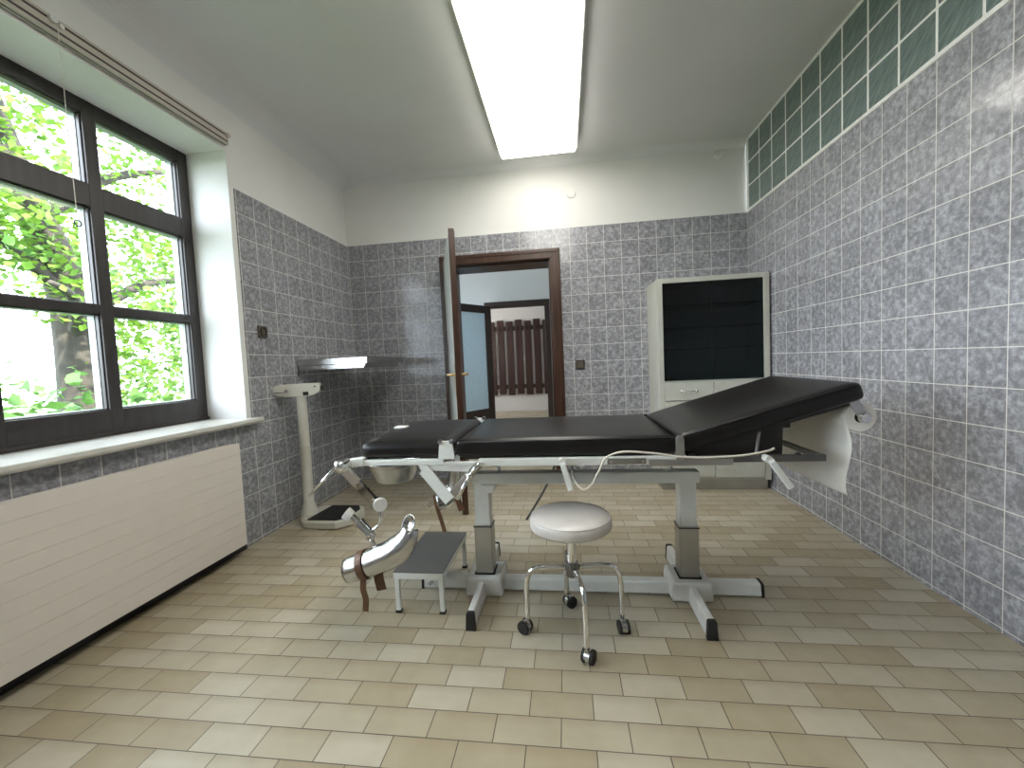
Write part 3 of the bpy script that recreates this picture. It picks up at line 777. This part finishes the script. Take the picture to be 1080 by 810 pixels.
for x0, x1 in ((-.735, -.502), (-.33, .432), (.604, .832)):
    bm = B(); prism(bm, [(1.905, .006), (1.970, .006), (1.966, .052), (1.958, .057), (1.924, .057), (1.912, .052)], 'x', x0, x1)
    bb = obj('base_bar', bm, 'whitemetal', tb, bevel=.002)
    if x0 < -.7 or x1 > .8:
        e = x0 if x0 < -.7 else x1
        bm = B(); prism(bm, [(1.902, 0), (1.973, 0), (1.969, .054), (1.960, .060), (1.922, .060), (1.909, .054)], 'x', e-.006, e+.006); obj('rubber_cap', bm, 'rubber', bb)
bm = B(); cyl(bm, (-.69, 1.905, .035), (-.69, 1.885, .035), .009, n=10); obj('bolt', bm, 'chrome', tb)
# levers
for (xa, za, xb, zb) in ((-.026, .708, .003, .595), (.712, .707, .784, .600)):
    bm = B(); v = Vector((xb-xa, 0, zb-za)); 
    sweep(bm, [(xa, 1.582, za), (xa+v.x*.12, 1.57, za+v.z*.12), (xb, 1.568, zb)], 0, flat=(.022, .016, (1, 0, .2)))
    lv = obj('lever', bm, 'whitemetal', tb, bevel=.003)
    bm = B(); cyl(bm, (xa, 1.605, za-.004), (xa, 1.568, za-.004), .013, n=14); obj('pivot', bm, 'whitemetal', lv, smooth=False)
bm = B(); sweep(bm, smoothpath([(-.02, 2.262, .70), (-.06, 2.268, .56), (-.125, 2.27, .405), (-.20, 2.272, .28), (-.248, 2.272, .205)], 4), .0065, 8); obj('release_rod', bm, 'darksteel', tb, smooth=True)
# leg-section link (V shape)
bm = B(); sweep(bm, [(-.583, 1.592, .676), (-.481, 1.592, .548)], 0, flat=(.046, .008, (1, 0, .8))); obj('link_plate', bm, 'whitemetal', tb)
bm = B(); sweep(bm, [(-.356, 1.600, .692), (-.475, 1.600, .565)], 0, flat=(.034, .010, (1, 0, -.9)))
obj('link_bar', bm, 'sleeve', tb, bevel=.001)
bm = B(); sweep(bm, [(-.352, 1.588, .700), (-.375, 1.588, .672), (-.392, 1.588, .652)], .009, 12); cyl(bm, (-.392, 1.588, .652), (-.395, 1.574, .648), .013, n=12)
sweep(bm, [(-.395, 1.574, .648), (-.443, 1.566, .563)], [.007, .009], 12); obj('link_handle', bm, 'chrome', tb, smooth=True)
# headrest clip and roll bracket
bm = B()
RX, RZ = 1.064, .835
for y0 in (1.640, 2.205):
    prism(bm, [(1.010, .900), (1.048, .912), (1.062, .880), (RX+.018, RZ+.004), (RX+.012, RZ-.016), (RX-.010, RZ-.018), (RX-.016, RZ), (1.028, .872)], 'y', y0, y0+.004)
rb = each('roll_bracket', bm, 'steel', tb, bevel=.001)[0]
bm = B(); cyl(bm, (RX, 1.628, RZ), (RX, 2.222, RZ), .009, n=14); cyl(bm, (RX, 1.622, RZ), (RX, 1.640, RZ), .017, .019, 18); obj('spindle', bm, 'chrome', rb)
# pale tag lying on the leg cushion
bm = B(); cushion(bm, -.835, -.775, 1.90, 1.95, .795, .805, .004, .001, n=4)
tag(obj('white_clip', bm, 'white', smooth=True), 'small white plastic clip lying on the leg cushion of the table', 'clip')

# leg holders: one at each side of the foot end
def trough(bm, pts, rad, a0, a1, openv, th=.003, n=14):
    """half-pipe shell swept along pts, wall on the side opposite openv"""
    pts = [Vector(p) for p in pts]; prev = None; o = Vector(openv)
    for i, p in enumerate(pts):
        d = (pts[min(i+1, len(pts)-1)]-pts[max(i-1, 0)]).normalized()
        e = (o-d*o.dot(d)).normalized(); s = d.cross(e).normalized(); r = rad[i]
        ro, ri = [], []
        for k in range(n+1):
            a = a0+(a1-a0)*k/n
            q = -e*math.cos(a)+s*math.sin(a)
            ro.append(bm.verts.new(p+q*r)); ri.append(bm.verts.new(p+q*(r-th)))
        if prev:
            po, pi = prev
            for k in range(n):
                bm.faces.new((po[k], po[k+1], ro[k+1], ro[k])); bm.faces.new((pi[k+1], pi[k], ri[k], ri[k+1]))
            for k in (0, n): bm.faces.new((po[k], ro[k], ri[k], pi[k]))
        if i in (0, len(pts)-1):
            for k in range(n): bm.faces.new((ro[k], ro[k+1], ri[k+1], ri[k]))
        prev = (ro, ri)
    return bm
# front holder
bm = B()
cyl(bm, (-.917, 1.55, .700), (-.917, 1.60, .700), .026, n=20)
sweep(bm, [(-.912, 1.566, .690), (-.785, 1.562, .552)], 0, flat=(.034, .020, (1, 0, .9)))
cyl(bm, (-.845, 1.553, .622), (-.845, 1.571, .622), .012, n=12)
cyl(bm, (-.783, 1.545, .548), (-.783, 1.585, .548), .020, n=18)
sweep(bm, smoothpath([(-.780, 1.560, .545), (-.762, 1.558, .515), (-.762, 1.556, .475), (-.785, 1.552, .448), (-.812, 1.548, .437)], 5), .0075, 12)
cyl(bm, (-.853, 1.545, .475), (-.808, 1.543, .425), .024, .024, 20)
cyl(bm, (-.808, 1.543, .425), (-.794, 1.543, .408), .024, .017, 20)
cyl(bm, (-.886, 1.545, .503), (-.853, 1.545, .475), .015, n=14)
sweep(bm, [(-.803, 1.54, .420), (-.780, 1.528, .375), (-.755, 1.518, .352)], [.010, .009, .011], 12)
lh = obj('leg_holder', bm, 'chrome', tb, smooth=True); lh.modifiers.new('es', 'EDGE_SPLIT').split_angle = .6
lh['label'] = 'chrome swivelling leg holder at the near side'
bm = B(); cyl(bm, (-.905, 1.53, .725), (-.92, 1.545, .69), .020, n=16); sweep(bm, [(-.925, 1.535, .708), (-1.052, 1.53, .587)], [.007, .0045], 10); obj('clamp_handle', bm, 'chrome', lh, smooth=True)
bm = B(); cyl(bm, (-.750, 1.535, .548), (-.760, 1.556, .548), .027, n=22); cyl(bm, (-.903, 1.543, .516), (-.88, 1.545, .498), .026, .022, 20); each('locking_knob', bm, 'castwhite', lh, bevel=.003)
bm = B()
tp = smoothpath([(-.885, 1.50, .298), (-.80, 1.505, .325), (-.715, 1.51, .358), (-.668, 1.513, .388), (-.638, 1.516, .424), (-.622, 1.522, .468)], 4)
trough(bm, tp, [.048+.008*math.sin(PI*min(1, i/(len(tp)-1)/.7)*.8)-.022*max(0, (i/(len(tp)-1)-.62)/.38)**1.3 for i in range(len(tp))], -1.75, 1.75, (.15, .80, -.35))
tr = obj('leg_trough', bm, 'steel', lh, smooth=True)
mt_ = Matrix.Translation((-.624, 1.508, .482)) @ Vector((.38, .80, -.45)).to_track_quat('Z', 'Y').to_matrix().to_4x4() @ Matrix.Diagonal((1.25, 1.5, 1, 1))
bm = B(); lathe(bm, [(0, .012), (.012, .010), (.020, .003), (.024, -.006), (.026, -.006), (.022, .006), (.014, .013), (0, .0155)], n=24, mat=mt_)
obj('trough_lip', bm, 'steel', tr, smooth=True)
bm = B()
trough(bm, [(-.826, 1.503, .318), (-.800, 1.504, .326)], [.0580, .0583], -1.75, 1.75, (.15, .80, -.35), .0025)
sweep(bm, smoothpath([(-.806, 1.470, .280), (-.805, 1.462, .245), (-.800, 1.468, .200), (-.808, 1.474, .150)], 5), 0, flat=(.024, .003, (1, 0, 0)))
sweep(bm, smoothpath([(-.762, 1.505, .300), (-.757, 1.500, .265), (-.748, 1.500, .222)], 4), 0, flat=(.040, .003, (1, 0, 0)))
each('strap', bm, 'strap', tr)
# rear holder
bm = B()
cyl(bm, (-.90, 2.262, .700), (-.90, 2.31, .700), .026, n=20)
sweep(bm, [(-.90, 2.30, .70), (-.70, 2.31, .60)], 0, flat=(.034, .020, (0, 0, 1)))
sweep(bm, smoothpath([(-.70, 2.31, .60), (-.665, 2.30, .545), (-.650, 2.28, .49), (-.662, 2.26, .43), (-.69, 2.25, .40)], 5), .010, 12)
lr = obj('leg_holder', bm, 'chrome', tb, smooth=True); lr['label'] = 'chrome swivelling leg holder at the far side'
bm = B(); rp = smoothpath([(-.63, 2.27, .53), (-.635, 2.27, .45), (-.655, 2.265, .38), (-.70, 2.25, .335), (-.745, 2.24, .32)], 4)
trough(bm, rp, [.050]*len(rp), -1.6, 1.6, (-.5, .8, .2)); tr2 = obj('leg_trough', bm, 'steel', lr, smooth=True)
bm = B(); prism(bm, [(-.815, .300), (-.79, .345), (-.765, .36), (-.752, .335), (-.77, .30), (-.80, .285)], 'y', 2.238, 2.242); obj('trough_lip', bm, 'steel', tr2)
bm = B(); sweep(bm, smoothpath([(-.756, 2.225, .352), (-.75, 2.222, .30), (-.728, 2.222, .22), (-.706, 2.225, .125)], 5), 0, flat=(.022, .003, (1, 0, 0)))
sweep(bm, smoothpath([(-.645, 2.23, .41), (-.625, 2.22, .34), (-.605, 2.22, .275)], 4), 0, flat=(.034, .003, (1, 0, 0)))
each('strap', bm, 'strap', tr2)

# steel basin under the leg section
bm = B()
lathe(bm, [(.062, 0), (.078, .004), (.092, .016), (.112, .070), (.124, .094), (.130, .097), (.130, .100), (.121, .098), (.108, .072), (.088, .020), (.074, .009), (0, .008)], (-.815, 1.84, .560), 40)
tag(obj('steel_basin', bm, 'steel', smooth=True), 'stainless steel basin hanging under the foot end of the table', 'basin')
bm = B()
for yy in (1.70, 1.98): box(bm, -.95, -.50, yy-.008, yy+.008, .672, .690)
each('basin_runner', bm, 'steel', tb)

# couch roll
pr = thing('paper_roll', (RX, 1.93, RZ), 'roll of white couch paper hanging at the raised head end of the table', 'paper roll')
mr_ = Matrix.Translation((RX, 1.655, RZ)) @ Matrix.Rotation(-PI/2, 4, 'X')
bm = B(); lathe(bm, [(.020, 0), (.052, 0), (.054, .002), (.054, .538), (.052, .54), (.020, .54), (.020, 0)], n=40, mat=mr_); obj('roll', bm, 'paper', pr, smooth=True).modifiers.new('es', 'EDGE_SPLIT').split_angle = .7
bm = B(); lathe(bm, [(.011, .001), (.021, .001), (.021, .539), (.011, .539), (.011, .001)], n=24, mat=mr_); obj('core', bm, 'black', pr)
bm = B(); nu, nv = 26, 24; g = []
for i in range(nu+1):
    t = i/nu; row = []
    for j in range(nv+1):
        s = j/nv; yy = 1.658+s*.534
        if t < .2:
            a = PI*.5+(PI*.5)*(t/.2); x = RX+.0555*math.cos(a); z = RZ+.0555*math.sin(a)
        else:
            q = (t-.2)/.8; x = RX-.0555+.004*q+.020*math.sin(q*PI*1.6)*(1-s)**2+.028*q*q*(1-s)**3; z = RZ-q*.292+.0*s
            yy += -.006*math.sin(q*PI)*(1-s)
        row.append(bm.verts.new((x, yy, z)))
    g.append(row)
for i in range(nu):
    for j in range(nv): bm.faces.new((g[i][j], g[i+1][j], g[i+1][j+1], g[i][j+1]))
so_ = obj('sheet', bm, 'paper', pr, smooth=True); sm = so_.modifiers.new('s', 'SOLIDIFY'); sm.thickness = .0008

# white cable looped over the front rail
cpts = [(.012, 1.72, .648), (.018, 1.66, .61), (.050, 1.60, .588), (.082, 1.585, .610), (.112, 1.583, .665), (.133, 1.583, .706), (.162, 1.584, .727), (.215, 1.585, .737), (.316, 1.585, .729), (.418, 1.583, .714), (.52, 1.583, .711), (.632, 1.584, .717), (.715, 1.59, .730), (.742, 1.60, .737)]
bm = B(); sweep(bm, smoothpath(cpts, 8), .0042, 10)
tag(obj('white_cable', bm, 'cable', smooth=True), 'white cable looped along the near rail of the examination table', 'cable')

# ================================================================== STEP STOOL
st = thing('step_stool', (-.675, 1.92, 0), 'low metal step stool with grey top in front of the table', 'step stool')
a0, a1, b0, b1, zt = -.792, -.562, 1.700, 2.135, .19
bm = B(); prism(bm, [(a0, b0), (a1, b0), (a1, b1), (a0, b1)], 'z', zt-.006, zt); obj('top', bm, 'stepmat', st, bevel=.003)
bm = B()
box(bm, a0, a1, b0, b0+.004, zt-.032, zt-.006); box(bm, a0, a1, b1-.004, b1, zt-.032, zt-.006); box(bm, a0, a0+.004, b0, b1, zt-.032, zt-.006); box(bm, a1-.004, a1, b0, b1, zt-.032, zt-.006)
obj('apron', bm, 'whitemetal', st, bevel=.001)
for x in (a0+.004, a1-.024):
    for y_ in (b0+.004, b1-.024):
        bm = B(); box(bm, x, x+.02, y_, y_+.02, .01, zt-.008); lg = obj('leg', bm, 'whitemetal', st, bevel=.002)
        bm = B(); box(bm, x-.003, x+.023, y_-.003, y_+.023, 0, .012); obj('rubber_foot', bm, 'rubber', lg, bevel=.002)

# ================================================================== SWIVEL STOOL
sx, sy = -.003, 1.61
sl = thing('swivel_stool', (sx, sy, 0), 'round grey vinyl swivel stool on four chrome legs with castors', 'stool')
bm = B(); lathe(bm, [(0, .432), (.120, .433), (.145, .435), (.155, .440), (.159, .448), (.160, .466), (.1585, .476), (.1555, .4815), (.150, .486), (.128, .493), (.09, .497), (.045, .498), (0, .498)], (sx, sy, 0), 56)
seat = obj('seat', bm, 'seatvinyl', sl, smooth=True)
bm = B()
for z, r in ((.4825, .1545), (.439, .1505)):
    sweep(bm, [(sx+r*math.cos(2*PI*k/48), sy+r*math.sin(2*PI*k/48), z) for k in range(49)], .0022, 6, cap=False)
obj('piping', bm, 'seatvinyl', seat, smooth=True)
bm = B(); cyl(bm, (sx, sy, .26), (sx, sy, .434), .017, n=20); cyl(bm, (sx, sy, .30), (sx, sy, .428), .0195, n=20); cyl(bm, (sx, sy, .424), (sx, sy, .434), .06, n=24)
obj('post', bm, 'chrome', sl, smooth=True).modifiers.new('es', 'EDGE_SPLIT').split_angle = .6
bm = B(); cyl(bm, (sx, sy, .240), (sx, sy, .298), .024, n=20); cyl(bm, (sx, sy-.02, .285), (sx, sy-.034, .287), .007, n=10); obj('hub', bm, 'darksteel', sl, smooth=True).modifiers.new('es', 'EDGE_SPLIT').split_angle = .6
cast = []
for k, (ex, ey) in enumerate(((-.188, 1.600), (.038, 1.440), (.188, 1.640), (-.030, 1.785))):
    d = Vector((ex-sx, ey-sy, 0)); rr = d.length; d.normalize()
    P = lambda r, z: (sx+d.x*r, sy+d.y*r, z)
    bm = B(); sweep(bm, [P(.015, .272)] + smoothpath([P(.05, .275), P(rr*.62, .274), P(rr*.86, .262), P(rr*.965, .228), P(rr, .17), P(rr, .062)], 6), .0105, 14)
    lg = obj('leg', bm, 'chrome', sl, smooth=True)
    ca = [2.6, 1.1, -1.4, .6][k]; cxk, cyk, _ = P(rr, 0)
    wv = Vector((math.cos(ca), math.sin(ca), 0)); nv_ = Vector((-wv.y, wv.x, 0)); wc = Vector((cxk, cyk, .026))+wv*.014
    bm = B(); cyl(bm, P(rr, .050), P(rr, .068), .009, n=10)
    sweep(bm, [wc-nv_*.012, wc+nv_*.012], .024, 20)
    cs = obj('castor', bm, 'steel', lg, smooth=True); cs.modifiers.new('es', 'EDGE_SPLIT').split_angle = .6
    bm = B()
    for s in (-1, 1): cyl(bm, wc+nv_*s*.011, wc+nv_*s*.021, .026, .025, 22)
    each('wheel', bm, 'rubber', lg, smooth=False)

# ================================================================== GARDEN
def leaves(bm_pts, n, size, spread=None):
    vs, fs = [], []
    shape = [(0, -.5), (.32, -.25), (.5, .1), (.22, .3), (0, .62), (-.22, .3), (-.5, .1), (-.32, -.25)]
    for (c0, rad, cnt) in bm_pts:
        for _ in range(cnt):
            p = Vector((random.gauss(0, 1), random.gauss(0, 1), random.gauss(0, 1)))*rad*.55 + Vector(c0)
            s = size*random.uniform(.6, 1.3)
            R = Matrix.Rotation(random.uniform(0, 2*PI), 3, 'Z') @ Matrix.Rotation(random.gauss(0, .75), 3, 'X') @ Matrix.Rotation(random.uniform(0, 2*PI), 3, 'Z')
            i0 = len(vs)
            for k, (x, y_) in enumerate(shape): vs.append(p + R @ Vector((x*s, y_*s, .10*s*abs(x)*2)))
            fs.append(tuple(range(i0, i0+8)))
    me = bpy.data.meshes.new('foliage'); me.from_pydata([tuple(v) for v in vs], [], fs); return me
def leafobj(name, clumps, size, mat, parent):
    me = leaves(clumps, 0, size); me.materials.append(M[mat])
    o = bpy.data.objects.new(name, me); COL.objects.link(o); o.parent = parent
    if parent: o.matrix_parent_inverse = Matrix.Translation(-Vector(parent.location))
    o['kind'] = 'stuff'
    return o
t1 = thing('garden_tree', (-7.3, 5.3, -.6), 'dark leaning tree trunk with bright leafy crown seen through the left panes', 'tree')
bm = B(); sweep(bm, smoothpath([(-7.3, 5.35, -.65), (-7.3, 5.42, .6), (-7.3, 5.42, 1.6), (-7.35, 5.38, 2.5), (-7.4, 5.15, 3.4), (-7.4, 4.85, 4.3), (-7.5, 4.5, 6.0)], 5), [.33-.006*i for i in range(31)], 14)
obj('trunk', bm, 'bark', t1, smooth=True)
bm = B()
for a, b, c_ in (((-7.35, 5.35, 2.4), (-7.1, 4.4, 3.1), (-6.6, 3.4, 3.4)), ((-7.4, 5.1, 3.4), (-7.0, 5.9, 4.3), (-6.8, 6.9, 4.8)), ((-7.3, 5.4, 2.0), (-7.0, 6.3, 2.7), (-6.9, 7.3, 2.9)), ((-7.4, 4.9, 4.2), (-6.8, 4.2, 5.0), (-6.5, 3.4, 5.4)), ((-7.3, 5.4, 1.7), (-6.6, 4.9, 2.2), (-6.1, 4.3, 2.3))):
    sweep(bm, smoothpath([a, b, c_], 5), [.10-.007*i for i in range(11)], 8)
obj('branch', bm, 'bark', t1, smooth=True)
cl = []
while len(cl) < 235:
    p = (random.uniform(-8.3, -6.2), random.uniform(1.7, 9.8), random.uniform(.9, 6.9))
    k = 7.0/abs(p[0]); Y, Z = p[1]*k, 1.1+(p[2]-1.1)*k
    if Y < 5.25 and Z < 2.35 and not (Z > 1.9 and random.random() < .5): continue
    if Y > 7.2 and Z < 2: continue
    if ((p[1]-5.4)/4.4)**2+((p[2]-3.9)/3.0)**2 > 1: continue
    cl.append((p, random.uniform(.32, .60), 52))
leafobj('foliage', cl, .105, 'leaf', t1)
t2 = thing('garden_shrub_tree', (-11.4, 12.2, -.6), 'leafy bright green small tree seen through the right window panes', 'tree')
bm = B(); sweep(bm, smoothpath([(-11.4, 12.2, -.65), (-11.4, 11.9, 1.2), (-11.3, 11.4, 4.2)], 5), .14, 10); obj('trunk', bm, 'bark', t2, smooth=True)
cl = []
while len(cl) < 105:
    p = (random.uniform(-12.6, -10.4), random.uniform(8.6, 14.6), random.uniform(.1, 5.4))
    if ((p[1]-11.5)/3.0)**2+((p[2]-2.6)/2.8)**2 > 1: continue
    cl.append((p, random.uniform(.40, .62), 50))
leafobj('foliage', cl, .15, 'leaf', t2)
hg = thing('hedge', (-4.8, 5, -.6), 'green garden hedge along the bottom of the window view', 'hedge')
cl = []
for i in range(360): cl.append(((random.uniform(-5.1, -4.4), random.uniform(-1, 7.5), random.uniform(-.5, .88+.10*math.sin(i))), random.uniform(.22, .34), 26))
leafobj('foliage', cl, .11, 'leaf2', hg)
bm = B()
for i in range(16): cyl(bm, (-4.75, -1+i*.55, -.62), (-4.75+random.uniform(-.2, .2), -1+i*.55, .3), .03, .015, 8)
obj('stems', bm, 'bark', hg)
